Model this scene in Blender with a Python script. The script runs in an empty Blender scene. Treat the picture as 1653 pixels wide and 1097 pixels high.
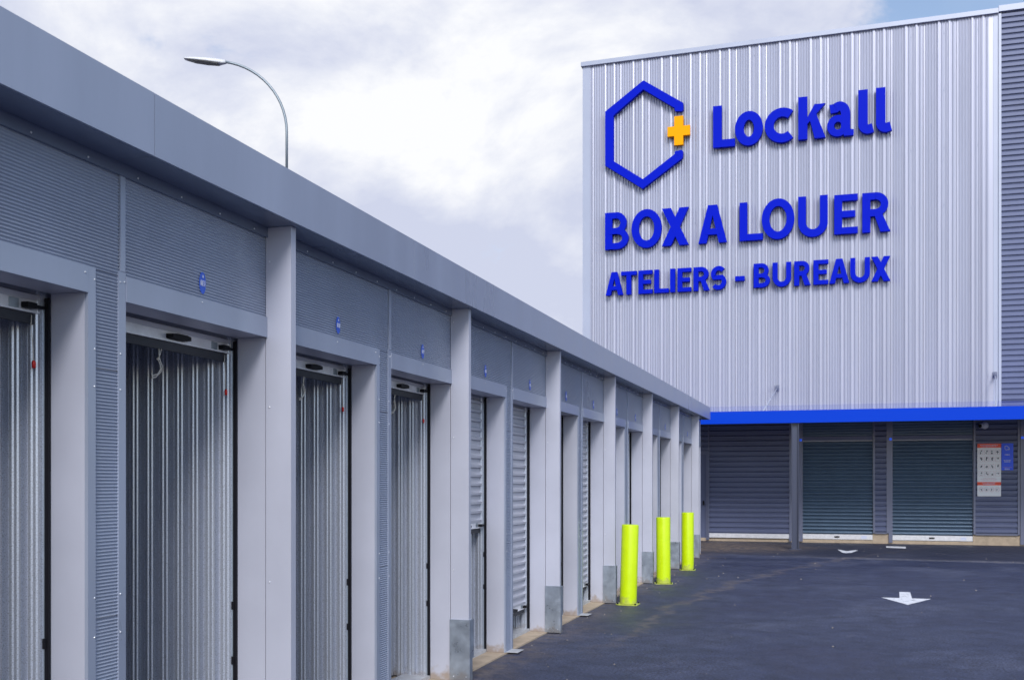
import bpy, bmesh, math, random
from mathutils import Vector, Matrix
random.seed(7)
S = bpy.context.scene
COL = S.collection

# ------------------------------------------------------------------ camera
cam_d = bpy.data.cameras.new("camera")
cam = bpy.data.objects.new("camera", cam_d); COL.objects.link(cam)
cam.location = (0, 0, 1.65)
cam.rotation_euler = (math.radians(90), 0, math.radians(17.219))
cam_d.sensor_width = 36.0
cam_d.lens = 1715 / 1653 * 36
cam_d.shift_y = (777 - 548.5) / 1653
cam_d.clip_start = 0.05; cam_d.clip_end = 3000
cam_d.dof.use_dof = True
cam_d.dof.focus_distance = 8.5
cam_d.dof.aperture_fstop = 5.6
S.camera = cam

# ------------------------------------------------------------------ sun
SUN_EL, SUN_AZ = 38, 162           # azimuth clockwise from +Y
el, az = math.radians(SUN_EL), math.radians(SUN_AZ)
to_sun = Vector((math.sin(az) * math.cos(el), math.cos(az) * math.cos(el), math.sin(el)))
sun_d = bpy.data.lights.new("sun", 'SUN')
sun_d.energy = 2.7; sun_d.angle = math.radians(22); sun_d.color = (1.0, 0.985, 0.97)
sun = bpy.data.objects.new("sun", sun_d); COL.objects.link(sun)
sun.rotation_euler = (-to_sun).to_track_quat('-Z', 'Y').to_euler()

# ------------------------------------------------------------------ world: sky with broken cloud
CLX, CLY = 9.4, 6.3
W = bpy.data.worlds.new("World"); S.world = W; W.use_nodes = True
nt = W.node_tree; nt.nodes.clear()
def N(t, **kw):
    n = nt.nodes.new(t)
    for k, v in kw.items():
        if k == 'inp':
            for a, b in v.items(): n.inputs[a].default_value = b
        else: setattr(n, k, v)
    return n
def K(a, b): nt.links.new(a, b)
def ramp(n, stops):
    cr = n.color_ramp
    while len(cr.elements) < len(stops): cr.elements.new(0.5)
    for e, (p, c) in zip(cr.elements, stops):
        e.position = p; e.color = (*c, 1) if len(c) == 3 else c
sky = N('ShaderNodeTexSky', sky_type='NISHITA', sun_disc=False)
sky.sun_elevation = el; sky.sun_rotation = az; sky.air_density = 1.0; sky.dust_density = 0.7
bg1 = N('ShaderNodeBackground', inp={'Strength': 0.15}); K(sky.outputs[0], bg1.inputs['Color'])
tc = N('ShaderNodeTexCoord')
# cloud cover: two octaves of billows, opening to clear blue towards the right and behind the camera
mp = N('ShaderNodeMapping'); mp.inputs['Scale'].default_value = (1.0, 1.0, 1.5); mp.inputs['Location'].default_value = (CLX, CLY, 1.7)
K(tc.outputs['Generated'], mp.inputs['Vector'])
n1 = N('ShaderNodeTexNoise', inp={'Scale': 4.2, 'Detail': 10, 'Roughness': 0.60, 'Distortion': 0.35}); K(mp.outputs[0], n1.inputs['Vector'])
mp2 = N('ShaderNodeMapping'); mp2.inputs['Location'].default_value = (CLX + 0.05, CLY, 1.7 - 0.09); mp2.inputs['Scale'].default_value = (1, 1, 1.5)
K(tc.outputs['Generated'], mp2.inputs['Vector'])
n2 = N('ShaderNodeTexNoise', inp={'Scale': 4.2, 'Detail': 10, 'Roughness': 0.60, 'Distortion': 0.35}); K(mp2.outputs[0], n2.inputs['Vector'])
n3 = N('ShaderNodeTexNoise', inp={'Scale': 2.3, 'Detail': 4, 'Roughness': 0.5}); K(mp2.outputs[0], n3.inputs['Vector'])
dot = N('ShaderNodeVectorMath', operation='DOT_PRODUCT'); dot.inputs[1].default_value = (0.55, -0.30, 0.30)
K(tc.outputs['Generated'], dot.inputs[0])
m1 = N('ShaderNodeMath', operation='MULTIPLY_ADD', inp={1: -0.30, 2: 0.055}); K(dot.outputs['Value'], m1.inputs[0])
sxyz = N('ShaderNodeSeparateXYZ'); K(tc.outputs['Generated'], sxyz.inputs[0])
neg = N('ShaderNodeMath', operation='MULTIPLY', inp={1: -1.0}); K(sxyz.outputs['Y'], neg.inputs[0])
back = N('ShaderNodeMath', operation='MAXIMUM', inp={1: 0.0}); K(neg.outputs[0], back.inputs[0])
bk3 = N('ShaderNodeMath', operation='POWER', inp={1: 3.0}); K(back.outputs[0], bk3.inputs[0])
m1b = N('ShaderNodeMath', operation='MULTIPLY_ADD', inp={1: -0.35}); K(bk3.outputs[0], m1b.inputs[0]); K(m1.outputs[0], m1b.inputs[2])
m2 = N('ShaderNodeMath', operation='ADD'); K(n1.outputs['Fac'], m2.inputs[0]); K(m1b.outputs[0], m2.inputs[1])
cov = N('ShaderNodeMapRange', interpolation_type='SMOOTHSTEP', inp={'From Min': 0.455, 'From Max': 0.575, 'To Min': 0.14}); K(m2.outputs[0], cov.inputs['Value'])
# billows lit from above: density now minus density a little higher
df = N('ShaderNodeMath', operation='SUBTRACT'); K(n1.outputs['Fac'], df.inputs[0]); K(n2.outputs['Fac'], df.inputs[1])
sh = N('ShaderNodeMath', operation='MULTIPLY_ADD', inp={1: 1.1}); K(df.outputs[0], sh.inputs[0]); K(n3.outputs['Fac'], sh.inputs[2])
cc = N('ShaderNodeValToRGB'); ramp(cc, [(0.34, (0.62, 0.66, 0.82)), (0.50, (0.76, 0.79, 0.90)), (0.68, (0.96, 0.97, 1.0))])
K(sh.outputs[0], cc.inputs['Fac'])
bg2 = N('ShaderNodeBackground', inp={'Strength': 0.86}); K(cc.outputs[0], bg2.inputs['Color'])
mix = N('ShaderNodeMixShader'); K(cov.outputs[0], mix.inputs[0]); K(bg1.outputs[0], mix.inputs[1]); K(bg2.outputs[0], mix.inputs[2])
wo = N('ShaderNodeOutputWorld'); K(mix.outputs[0], wo.inputs['Surface'])

S.view_settings.view_transform = 'Standard'; S.view_settings.look = 'None'
S.view_settings.gamma = 1; S.view_settings.exposure = 0.25; S.view_settings.use_curve_mapping = False

# ------------------------------------------------------------------ materials
def mat(name, col, rough=0.5, metal=0.0, var=0.0, vscale=3.0, bump=0.0, bscale=200.0, rvar=0.0, spec=0.5, emit=None, grime=0.0, stretch=(1, 1, 1)):
    global nt
    m = bpy.data.materials.new(name); m.use_nodes = True; nt = m.node_tree
    b = nt.nodes['Principled BSDF']
    b.inputs['Base Color'].default_value = (*col, 1); b.inputs['Roughness'].default_value = rough
    b.inputs['Metallic'].default_value = metal; b.inputs['Specular IOR Level'].default_value = spec
    if emit:
        b.inputs['Emission Color'].default_value = (*emit[:3], 1); b.inputs['Emission Strength'].default_value = emit[3]
    g = N('ShaderNodeNewGeometry')
    pm = N('ShaderNodeMapping'); pm.inputs['Scale'].default_value = stretch; K(g.outputs['Position'], pm.inputs['Vector'])
    src = None
    if var or rvar:
        a = N('ShaderNodeTexNoise', inp={'Scale': vscale, 'Detail': 6, 'Roughness': 0.6}); K(pm.outputs[0], a.inputs['Vector'])
    if var:
        mx = N('ShaderNodeMix', data_type='RGBA')
        mx.inputs['A'].default_value = (*[c * (1 - var) for c in col], 1); mx.inputs['B'].default_value = (*[min(1, c * (1 + var)) for c in col], 1)
        st = N('ShaderNodeMapRange', inp={'From Min': 0.3, 'From Max': 0.7}); K(a.outputs['Fac'], st.inputs['Value'])
        K(st.outputs[0], mx.inputs['Factor']); src = mx.outputs['Result']
    if grime:
        sx = N('ShaderNodeSeparateXYZ'); K(g.outputs['Position'], sx.inputs[0])
        gn = N('ShaderNodeTexNoise', inp={'Scale': 14.0, 'Detail': 5}); K(g.outputs['Position'], gn.inputs['Vector'])
        ad = N('ShaderNodeMath', operation='MULTIPLY_ADD', inp={1: -0.30, 2: 0.15}); K(gn.outputs['Fac'], ad.inputs[0])
        az_ = N('ShaderNodeMath', operation='ADD'); K(sx.outputs['Z'], az_.inputs[0]); K(ad.outputs[0], az_.inputs[1])
        gr = N('ShaderNodeMapRange', interpolation_type='SMOOTHSTEP', inp={'From Min': 0.015, 'From Max': 0.11, 'To Min': grime, 'To Max': 0.0}); K(az_.outputs[0], gr.inputs['Value'])
        gx = N('ShaderNodeMix', data_type='RGBA'); gx.inputs['B'].default_value = (0.30, 0.22, 0.15, 1)
        if src is not None: K(src, gx.inputs['A'])
        else: gx.inputs['A'].default_value = (*col, 1)
        K(gr.outputs[0], gx.inputs['Factor']); src = gx.outputs['Result']
    if src is not None: K(src, b.inputs['Base Color'])
    if rvar:
        rr = N('ShaderNodeMapRange', inp={'From Min': 0.3, 'From Max': 0.7, 'To Min': rough - rvar, 'To Max': rough + rvar}); K(a.outputs['Fac'], rr.inputs['Value']); K(rr.outputs[0], b.inputs['Roughness'])
    if bump:
        bn = N('ShaderNodeTexNoise', inp={'Scale': bscale, 'Detail': 4}); K(g.outputs['Position'], bn.inputs['Vector'])
        bp = N('ShaderNodeBump', inp={'Strength': bump, 'Distance': 0.01}); K(bn.outputs['Fac'], bp.inputs['Height']); K(bp.outputs[0], b.inputs['Normal'])
    return m

PAINT = (0.47, 0.485, 0.58)
M = {}
M['paint'] = mat('satin_grey_paint', PAINT, 0.38, 0.12, var=0.05, vscale=1.6, rvar=0.06, grime=0.75, bump=0.02, bscale=9)
M['ribbed'] = mat('ribbed_grey_paint', (0.33, 0.37, 0.475), 0.34, 0.2, var=0.10, vscale=1.6, rvar=0.08, stretch=(1, 1, 0.5))  # same grey paint as the pillars, toned darker for its shaded facing
M['fascia'] = mat('fascia_grey_paint', (0.325, 0.365, 0.475), 0.32, 0.25, var=0.09, vscale=1.2, rvar=0.07, bump=0.05, bscale=2.5, stretch=(1, 1.6, 0.25))  # pillar grey again, with the shade of the yard side put into the tone
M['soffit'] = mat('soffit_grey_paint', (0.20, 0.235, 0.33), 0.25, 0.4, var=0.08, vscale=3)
M['screw'] = mat('screw_steel', (0.75, 0.76, 0.80), 0.3, 0.6)
M['galv'] = mat('galvanised_steel', (0.37, 0.42, 0.50), 0.36, 0.65, var=0.12, vscale=9, rvar=0.12, grime=0.4)
M['liner'] = mat('aluzinc_liner', (0.56, 0.60, 0.70), 0.30, 0.5, var=0.22, vscale=220, rvar=0.05, grime=0.4)
M['slat'] = mat('shutter_slat_paint', (0.46, 0.47, 0.54), 0.38, 0.2, var=0.04)
M['bar'] = mat('shutter_bar_paint', (0.74, 0.74, 0.79), 0.35, 0.2, var=0.12, vscale=12)
M['black'] = mat('black_plastic', (0.008, 0.008, 0.012), 0.55, spec=0.2)
M['rubber'] = mat('dark_rubber', (0.03, 0.032, 0.042), 0.6)
M['rope'] = mat('cream_rope', (0.62, 0.58, 0.52), 0.8)
M['red'] = mat('red_plastic', (0.62, 0.02, 0.015), 0.4)
M['rail'] = mat('rail_steel', (0.36, 0.41, 0.46), 0.35, 0.6, var=0.1, vscale=8)
M['dark_inner'] = mat('dark_interior', (0.05, 0.05, 0.06), 0.7)
M['concrete'] = mat('concrete', (0.44, 0.35, 0.26), 0.85, var=0.18, vscale=6, bump=0.3, bscale=120)
M['grit'] = mat('pale_grit', (0.22, 0.20, 0.19), 0.8)
M['sill'] = mat('sill_grey', (0.45, 0.46, 0.49), 0.6, 0.0, var=0.15, vscale=10)
M['clad'] = mat('light_cladding_paint', (0.375, 0.385, 0.475), 0.35, 0.45, var=0.06, vscale=1.3, stretch=(1, 1, 0.12))
M['trim'] = mat('light_trim_paint', (0.36, 0.39, 0.49), 0.38, 0.15, var=0.04, vscale=1)
M['dark_clad'] = mat('anthracite_cladding_paint', (0.105, 0.125, 0.225), 0.46, 0.08, var=0.07, vscale=1)
M['dark_trim'] = mat('anthracite_trim_paint', (0.15, 0.165, 0.25), 0.34, 0.2)
M['post'] = mat('dark_post_paint', (0.055, 0.065, 0.11), 0.34, 0.1)
M['teal'] = mat('anthracite_shutter_paint', (0.078, 0.128, 0.20), 0.30, 0.25, var=0.08, vscale=2)
M['blue'] = mat('canopy_blue_paint', (0.0, 0.042, 0.50), 0.35, 0.0, spec=0.10)
M['roof_blue'] = mat('canopy_blue_sheet', (0.02, 0.05, 0.40), 0.07, 0.0)
M['letter'] = mat('letter_blue_paint', (0.0, 0.009, 0.45), 0.5, 0.0, spec=0.06)
M['yellow'] = mat('amber_paint', (0.90, 0.355, 0.0), 0.5, spec=0.08)
M['bollard'] = mat('fluorescent_yellow_paint', (0.54, 0.74, 0.0), 0.36, 0.0, var=0.05, vscale=7, spec=0.5, rvar=0.08, grime=0.5)
M['white'] = mat('white_plastic', (0.72, 0.72, 0.76), 0.4)
M['board_white'] = mat('board_white', (0.91, 0.92, 0.95), 0.35)
M['board_red'] = mat('board_red', (0.95, 0.08, 0.03), 0.4)
M['board_blue'] = mat('board_blue', (0.0, 0.09, 0.95), 0.4)
M['ink'] = mat('dark_ink', (0.05, 0.05, 0.09), 0.5)
M['ink_pink'] = mat('pale_red_ink', (0.62, 0.35, 0.40), 0.5)
M['ink_white'] = mat('white_ink', (0.62, 0.66, 0.85), 0.5)
M['sticker'] = mat('sticker_blue', (0.03, 0.11, 0.62), 0.35)
M['pole'] = mat('street_lamp_steel', (0.22, 0.26, 0.30), 0.45, 0.4, var=0.1)
M['lamp'] = mat('lamp_head_paint', (0.62, 0.63, 0.66), 0.4)
M['lens'] = mat('lamp_lens', (0.16, 0.16, 0.15), 0.3)
M['led'] = mat('blue_indicator', (0.0, 0.1, 0.8), 0.3, emit=(0.01, 0.12, 1.0, 0.35))

def mat_paint_line():
    global nt
    m = mat('road_paint', (0.74, 0.76, 0.82), 0.6); nt = m.node_tree; b = nt.nodes['Principled BSDF']
    g = N('ShaderNodeNewGeometry'); a = N('ShaderNodeTexNoise', inp={'Scale': 11, 'Detail': 9, 'Roughness': 0.75}); K(g.outputs['Position'], a.inputs['Vector'])
    r = N('ShaderNodeValToRGB'); ramp(r, [(0.36, (0.16, 0.17, 0.21)), (0.47, (0.72, 0.74, 0.80))]); K(a.outputs['Fac'], r.inputs['Fac']); K(r.outputs[0], b.inputs['Base Color'])
    return m
M['road_paint'] = mat_paint_line()

def mat_asphalt():
    global nt
    m = bpy.data.materials.new('asphalt'); m.use_nodes = True; nt = m.node_tree; b = nt.nodes['Principled BSDF']
    b.inputs['Specular IOR Level'].default_value = 0.35
    g = N('ShaderNodeNewGeometry'); P = g.outputs['Position']; sx = N('ShaderNodeSeparateXYZ'); K(P, sx.inputs[0])
    big = N('ShaderNodeTexNoise', inp={'Scale': 0.55, 'Detail': 6, 'Roughness': 0.6, 'Distortion': 0.6}); K(P, big.inputs['Vector'])
    base = N('ShaderNodeValToRGB'); ramp(base, [(0.32, (0.019, 0.025, 0.056)), (0.50, (0.031, 0.039, 0.077)), (0.68, (0.056, 0.065, 0.110))]); K(big.outputs['Fac'], base.inputs['Fac'])
    fine = N('ShaderNodeTexNoise', inp={'Scale': 42, 'Detail': 7, 'Roughness': 0.8}); K(P, fine.inputs['Vector'])
    fr = N('ShaderNodeMapRange', inp={'From Min': 0.42, 'From Max': 0.60, 'To Min': 0.45, 'To Max': 1.8}); K(fine.outputs['Fac'], fr.inputs['Value'])
    mid = N('ShaderNodeTexNoise', inp={'Scale': 3.2, 'Detail': 8, 'Roughness': 0.72, 'Distortion': 0.3}); K(P, mid.inputs['Vector'])
    mr = N('ShaderNodeMapRange', inp={'From Min': 0.36, 'From Max': 0.64, 'To Min': 0.74, 'To Max': 1.30}); K(mid.outputs['Fac'], mr.inputs['Value'])
    mm = N('ShaderNodeMath', operation='MULTIPLY'); K(fr.outputs[0], mm.inputs[0]); K(mr.outputs[0], mm.inputs[1])
    mu = N('ShaderNodeVectorMath', operation='SCALE'); K(base.outputs[0], mu.inputs[0]); K(mm.outputs[0], mu.inputs['Scale'])
    cur = mu.outputs[0]
    def layer(fac, col, cur):
        x = N('ShaderNodeMix', data_type='RGBA'); K(fac, x.inputs['Factor']); K(cur, x.inputs['A']); x.inputs['B'].default_value = (*col, 1); return x.outputs['Result']
    def mul(a, bb):
        x = N('ShaderNodeMath', operation='MULTIPLY'); K(a, x.inputs[0])
        if isinstance(bb, (int, float)): x.inputs[1].default_value = bb
        else: K(bb, x.inputs[1])
        return x.outputs[0]
    # chips of pale stone
    v = N('ShaderNodeTexVoronoi', inp={'Scale': 4.5}); K(P, v.inputs['Vector'])
    ch = N('ShaderNodeMapRange', inp={'From Min': 0.035, 'From Max': 0.06, 'To Min': 0.4, 'To Max': 0.0}); K(v.outputs['Distance'], ch.inputs['Value'])
    cur = layer(ch.outputs[0], (0.22, 0.19, 0.19), cur)
    # pale scuffs
    st = N('ShaderNodeMapping'); st.inputs['Scale'].default_value = (0.7, 0.16, 1); st.inputs['Rotation'].default_value = (0, 0, 0.5); K(P, st.inputs['Vector'])
    sc = N('ShaderNodeTexNoise', inp={'Scale': 5.0, 'Detail': 8, 'Roughness': 0.75}); K(st.outputs[0], sc.inputs['Vector'])
    sm = N('ShaderNodeMapRange', inp={'From Min': 0.60, 'From Max': 0.80, 'To Min': 0.0, 'To Max': 0.5}); K(sc.outputs['Fac'], sm.inputs['Value'])
    cur = layer(sm.outputs[0], (0.12, 0.12, 0.15), cur)
    # sandy dust beside the storage row: band following x
    wob = N('ShaderNodeTexNoise', inp={'Scale': 1.1, 'Detail': 5, 'Roughness': 0.65}); K(P, wob.inputs['Vector'])
    wx = N('ShaderNodeMath', operation='MULTIPLY_ADD', inp={1: 1.3}); K(wob.outputs['Fac'], wx.inputs[0]); K(sx.outputs['X'], wx.inputs[2])
    dm = N('ShaderNodeMapRange', interpolation_type='SMOOTHSTEP', inp={'From Min': -2.45, 'From Max': -1.75, 'To Min': 0.55, 'To Max': 0.0}); K(wx.outputs[0], dm.inputs['Value'])
    fd = N('ShaderNodeTexNoise', inp={'Scale': 7, 'Detail': 7, 'Roughness': 0.7}); K(P, fd.inputs['Vector'])
    fm = N('ShaderNodeMapRange', inp={'From Min': 0.38, 'From Max': 0.66}); K(fd.outputs['Fac'], fm.inputs['Value'])
    cur = layer(mul(dm.outputs[0], fm.outputs[0]), (0.20, 0.155, 0.12), cur)
    # curved sandy streak left by water, roughly x = -2.2 + 0.0035 (y-12)^2
    sy = N('ShaderNodeMath', operation='SUBTRACT', inp={1: 11.0}); K(sx.outputs['Y'], sy.inputs[0])
    sq = N('ShaderNodeMath', operation='POWER', inp={1: 2.0}); K(sy.outputs[0], sq.inputs[0])
    dx = N('ShaderNodeMath', operation='MULTIPLY_ADD', inp={1: -0.014}); K(sq.outputs[0], dx.inputs[0]); K(wx.outputs[0], dx.inputs[2])
    ab = N('ShaderNodeMath', operation='ADD', inp={1: 1.60}); K(dx.outputs[0], ab.inputs[0])
    aa = N('ShaderNodeMath', operation='ABSOLUTE'); K(ab.outputs[0], aa.inputs[0])
    sk = N('ShaderNodeMapRange', interpolation_type='SMOOTHSTEP', inp={'From Min': 0.02, 'From Max': 0.16, 'To Min': 0.55, 'To Max': 0.0}); K(aa.outputs[0], sk.inputs['Value'])
    yl = N('ShaderNodeMapRange', inp={'From Min': 9.5, 'From Max': 12.0}); K(sx.outputs['Y'], yl.inputs['Value'])
    cur = layer(mul(mul(sk.outputs[0], fm.outputs[0]), yl.outputs[0]), (0.20, 0.16, 0.13), cur)
    # joint between two asphalt lots near y = 24, paler edge, darker beyond
    jx = N('ShaderNodeMath', operation='MULTIPLY_ADD', inp={1: 0.10}); K(sx.outputs['X'], jx.inputs[0]); K(sx.outputs['Y'], jx.inputs[2])
    jw = N('ShaderNodeMath', operation='MULTIPLY_ADD', inp={1: 0.5}); K(wob.outputs['Fac'], jw.inputs[0]); K(jx.outputs[0], jw.inputs[2])
    far = N('ShaderNodeMapRange', inp={'From Min': 24.4, 'From Max': 24.7, 'To Min': 0, 'To Max': 0.6}); K(jw.outputs[0], far.inputs['Value'])
    cur = layer(far.outputs[0], (0.026, 0.028, 0.044), cur)
    jj = N('ShaderNodeMath', operation='SUBTRACT', inp={1: 24.35}); K(jw.outputs[0], jj.inputs[0]); ja = N('ShaderNodeMath', operation='ABSOLUTE'); K(jj.outputs[0], ja.inputs[0])
    jm = N('ShaderNodeMapRange', interpolation_type='SMOOTHSTEP', inp={'From Min': 0.05, 'From Max': 0.42, 'To Min': 0.75, 'To Max': 0.0}); K(ja.outputs[0], jm.inputs['Value'])
    xl = N('ShaderNodeMapRange', inp={'From Min': -1.6, 'From Max': 0.2}); K(sx.outputs['X'], xl.inputs['Value'])
    cur = layer(mul(mul(jm.outputs[0], xl.outputs[0]), fm.outputs[0]), (0.24, 0.23, 0.24), cur)
    # sand patch in the corner at the far building
    cx = N('ShaderNodeVectorMath', operation='DISTANCE'); cx.inputs[1].default_value = (-3.0, 27.4, 0); K(P, cx.inputs[0])
    cw = N('ShaderNodeMath', operation='MULTIPLY_ADD', inp={1: 2.6}); K(wob.outputs['Fac'], cw.inputs[0]); K(cx.outputs['Value'], cw.inputs[2])
    cm = N('ShaderNodeMapRange', interpolation_type='SMOOTHSTEP', inp={'From Min': 1.9, 'From Max': 4.6, 'To Min': 0.9, 'To Max': 0.0}); K(cw.outputs[0], cm.inputs['Value'])
    cur = layer(mul(cm.outputs[0], fm.outputs[0]), (0.26, 0.20, 0.15), cur)
    K(cur, b.inputs['Base Color'])
    ro = N('ShaderNodeMapRange', inp={'From Min': 0.3, 'From Max': 0.7, 'To Min': 0.44, 'To Max': 0.80}); K(big.outputs['Fac'], ro.inputs['Value']); K(ro.outputs[0], b.inputs['Roughness'])
    bp = N('ShaderNodeBump', inp={'Strength': 0.5, 'Distance': 0.012}); K(fine.outputs['Fac'], bp.inputs['Height']); K(bp.outputs[0], b.inputs['Normal'])
    return m
M['asphalt'] = mat_asphalt()

# ------------------------------------------------------------------ mesh helpers
class MB:
    def __init__(s): s.v = []; s.f = []; s.mi = []; s.cur = 0; s.sm = []
    def mat(s, i): s.cur = i; return s
    def face(s, idx, smooth=False): s.f.append(idx); s.mi.append(s.cur); s.sm.append(smooth)
    def box(s, x0, x1, y0, y1, z0, z1):
        n = len(s.v)
        s.v += [(x, y, z) for z in (z0, z1) for y in (y0, y1) for x in (x0, x1)]
        for q in ((0, 2, 3, 1), (4, 5, 7, 6), (0, 1, 5, 4), (2, 6, 7, 3), (0, 4, 6, 2), (1, 3, 7, 5)):
            s.face([n + i for i in q])
        return s
    def sheet(s, A, B, smooth=False):
        n = len(s.v); s.v += list(A) + list(B); k = len(A)
        for i in range(k - 1): s.face([n + i, n + i + 1, n + k + i + 1, n + k + i], smooth)
        return s
    def prism(s, pts, f0, f1):
        """polygon pts (list of 2-tuples) mapped by f0 and f1 to 3-D"""
        n = len(s.v); k = len(pts)
        s.v += [f0(*p) for p in pts] + [f1(*p) for p in pts]
        s.face([n + i for i in range(k)][::-1]); s.face([n + k + i for i in range(k)])
        for i in range(k): s.face([n + i, n + (i + 1) % k, n + k + (i + 1) % k, n + k + i])
        return s
    def tube(s, pts, r, seg=8, cap=True, smooth=True):
        pts = [Vector(p) for p in pts]; n0 = len(s.v); rings = len(pts)
        rs = r if isinstance(r, (list, tuple)) else [r] * rings
        up = None
        for i, p in enumerate(pts):
            t = (pts[min(i + 1, rings - 1)] - pts[max(i - 1, 0)]).normalized()
            if up is None: up = Vector((0, 0, 1)) if abs(t.z) < .9 else Vector((1, 0, 0))
            a = (up - t * up.dot(t)).normalized(); up = a; b = t.cross(a)
            for j in range(seg):
                w = 2 * math.pi * j / seg; s.v.append(tuple(p + (a * math.cos(w) + b * math.sin(w)) * rs[i]))
        for i in range(rings - 1):
            for j in range(seg):
                s.face([n0 + i * seg + j, n0 + i * seg + (j + 1) % seg, n0 + (i + 1) * seg + (j + 1) % seg, n0 + (i + 1) * seg + j], smooth)
        if cap:
            s.face([n0 + j for j in range(seg)][::-1]); s.face([n0 + (rings - 1) * seg + j for j in range(seg)])
        return s
    def build(s, name, mats, parent=None, bevel=0.0):
        me = bpy.data.meshes.new(name); me.from_pydata(s.v, [], s.f); me.update()
        mats = mats if isinstance(mats, (list, tuple)) else [mats]
        for m_ in mats: me.materials.append(M[m_])
        bm = bmesh.new(); bm.from_mesh(me)
        for f, i, q in zip(bm.faces, s.mi, s.sm): f.material_index = min(i, len(mats) - 1); f.smooth = q
        bmesh.ops.recalc_face_normals(bm, faces=bm.faces)
        if bevel: bmesh.ops.bevel(bm, geom=[e for e in bm.edges if e.is_manifold and e.calc_face_angle(0) > 0.9], offset=bevel, segments=2, profile=0.6, affect='EDGES', clamp_overlap=True)
        bm.to_mesh(me); bm.free()
        o = bpy.data.objects.new(name, me); COL.objects.link(o)
        if parent is not None:
            o.parent = parent
            r = parent
            while r is not None and r.type != 'EMPTY': r = r.parent
            if parent.type == 'EMPTY' and not parent.get('_local'): o.location = -parent.location
        return o
def thing(name, label, cat, loc, group=None, local=False):
    o = bpy.data.objects.new(name, None); COL.objects.link(o); o.location = loc; o.empty_display_size = 0.3
    o['label'] = label; o['category'] = cat
    if group: o['group'] = group
    if local: o['_local'] = True
    return o
def tag(o, label, cat, group=None):
    o['label'] = label; o['category'] = cat
    if group: o['group'] = group
    return o
def dup(root, loc, label):
    r = root.copy(); COL.objects.link(r); r.location = loc; r['label'] = label
    for ch in root.children:
        c = ch.copy(); COL.objects.link(c); c.parent = r
        for g in ch.children:
            d = g.copy(); COL.objects.link(d); d.parent = c
    return r
def screw(mb, p, r=0.006, nrm=(1, 0, 0)):
    n = Vector(nrm); q = Vector(p)
    mb.tube([q - n * r, q + n * r * .35, q + n * r * .8], [r, r, r * .45], 7)

# ------------------------------------------------------------------ ground
g = MB(); g.box(-250, 250, -250, 250, -0.4, 0); go = g.build('ground', 'asphalt'); go['kind'] = 'structure'
WX = -3.08                    # wall plane of the storage row
s_ = MB(); s_.box(-7.5, WX + 0.015, -0.75, 24.5, -0.2, 0.014); so = s_.build('concrete_slab', 'concrete'); so['kind'] = 'structure'

# ================================================================== storage row
row = thing('storage_building', 'long low grey row of lock-up storage boxes with roller doors, left of the yard', 'storage building', (-5.2, 12, 0))
STEP = 2.95; P0 = 5.28
Ps = {k: P0 + STEP * k for k in range(-2, 7)}
YS, YE = -0.70, 24.50
AE = 1.464; AS = 0.27; MC = 1.67
def ribs_h(x, y0, y1, z0, z1, pitch=0.015, amp=0.0042, X=None, mb=None):
    mb = mb or MB(); A = []; B = []; n = max(1, int(round((z1 - z0) / pitch)))
    for i in range(n * 5 + 1):
        z = z0 + (z1 - z0) * i / (n * 5); ph = (i % 5) / 5
        d = amp * math.cos(2 * math.pi * ph)
        A.append((x + d, y0, z)); B.append((x + d, y1, z))
    return mb.sheet(A, B, True)

# shell: roof, end and back walls
m = MB(); m.box(-7.45, -3.0, YS, YE, 3.16, 3.24); m.build('roof', 'soffit', row)
m = MB(); m.box(-7.40, -7.30, YS, YE, 0.016, 3.155); m.build('back_wall', 'ribbed', row)
for y0, y1 in ((YS, YS + .08), (24.44, 24.498)):
    m = MB(); m.box(-7.29, -3.075, y0, y1, 0.016, 3.155); m.build('end_wall', 'paint', row)
# fascia: sheets with open joints
joints = [YS - 0.02] + [3.97 + STEP * k for k in range(-1, 8) if YS < 3.97 + STEP * k < 24.4] + [24.56]
m = MB()
for i in range(len(joints) - 1):
    a = joints[i] + (0.0018 if i else 0); b = joints[i + 1] - 0.0018
    m.box(-2.876, -2.864, a, b, 3.070, 3.345)
    m.box(-3.12, -2.8765, a, b, 3.337, 3.349)
m.box(-2.90, -2.877, YS, 24.54, 3.076, 3.336)
m.build('fascia', 'fascia', row)
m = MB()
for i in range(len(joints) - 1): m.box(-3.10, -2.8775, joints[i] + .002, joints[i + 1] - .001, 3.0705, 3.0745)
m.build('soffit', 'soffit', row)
m = MB(); m.box(-2.9, -2.864, 24.5602, 24.575, 3.068, 3.345); m.box(-3.6, -2.9002, 24.5602, 24.575, 3.068, 3.345); m.build('fascia_end', 'fascia', row)

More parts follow.
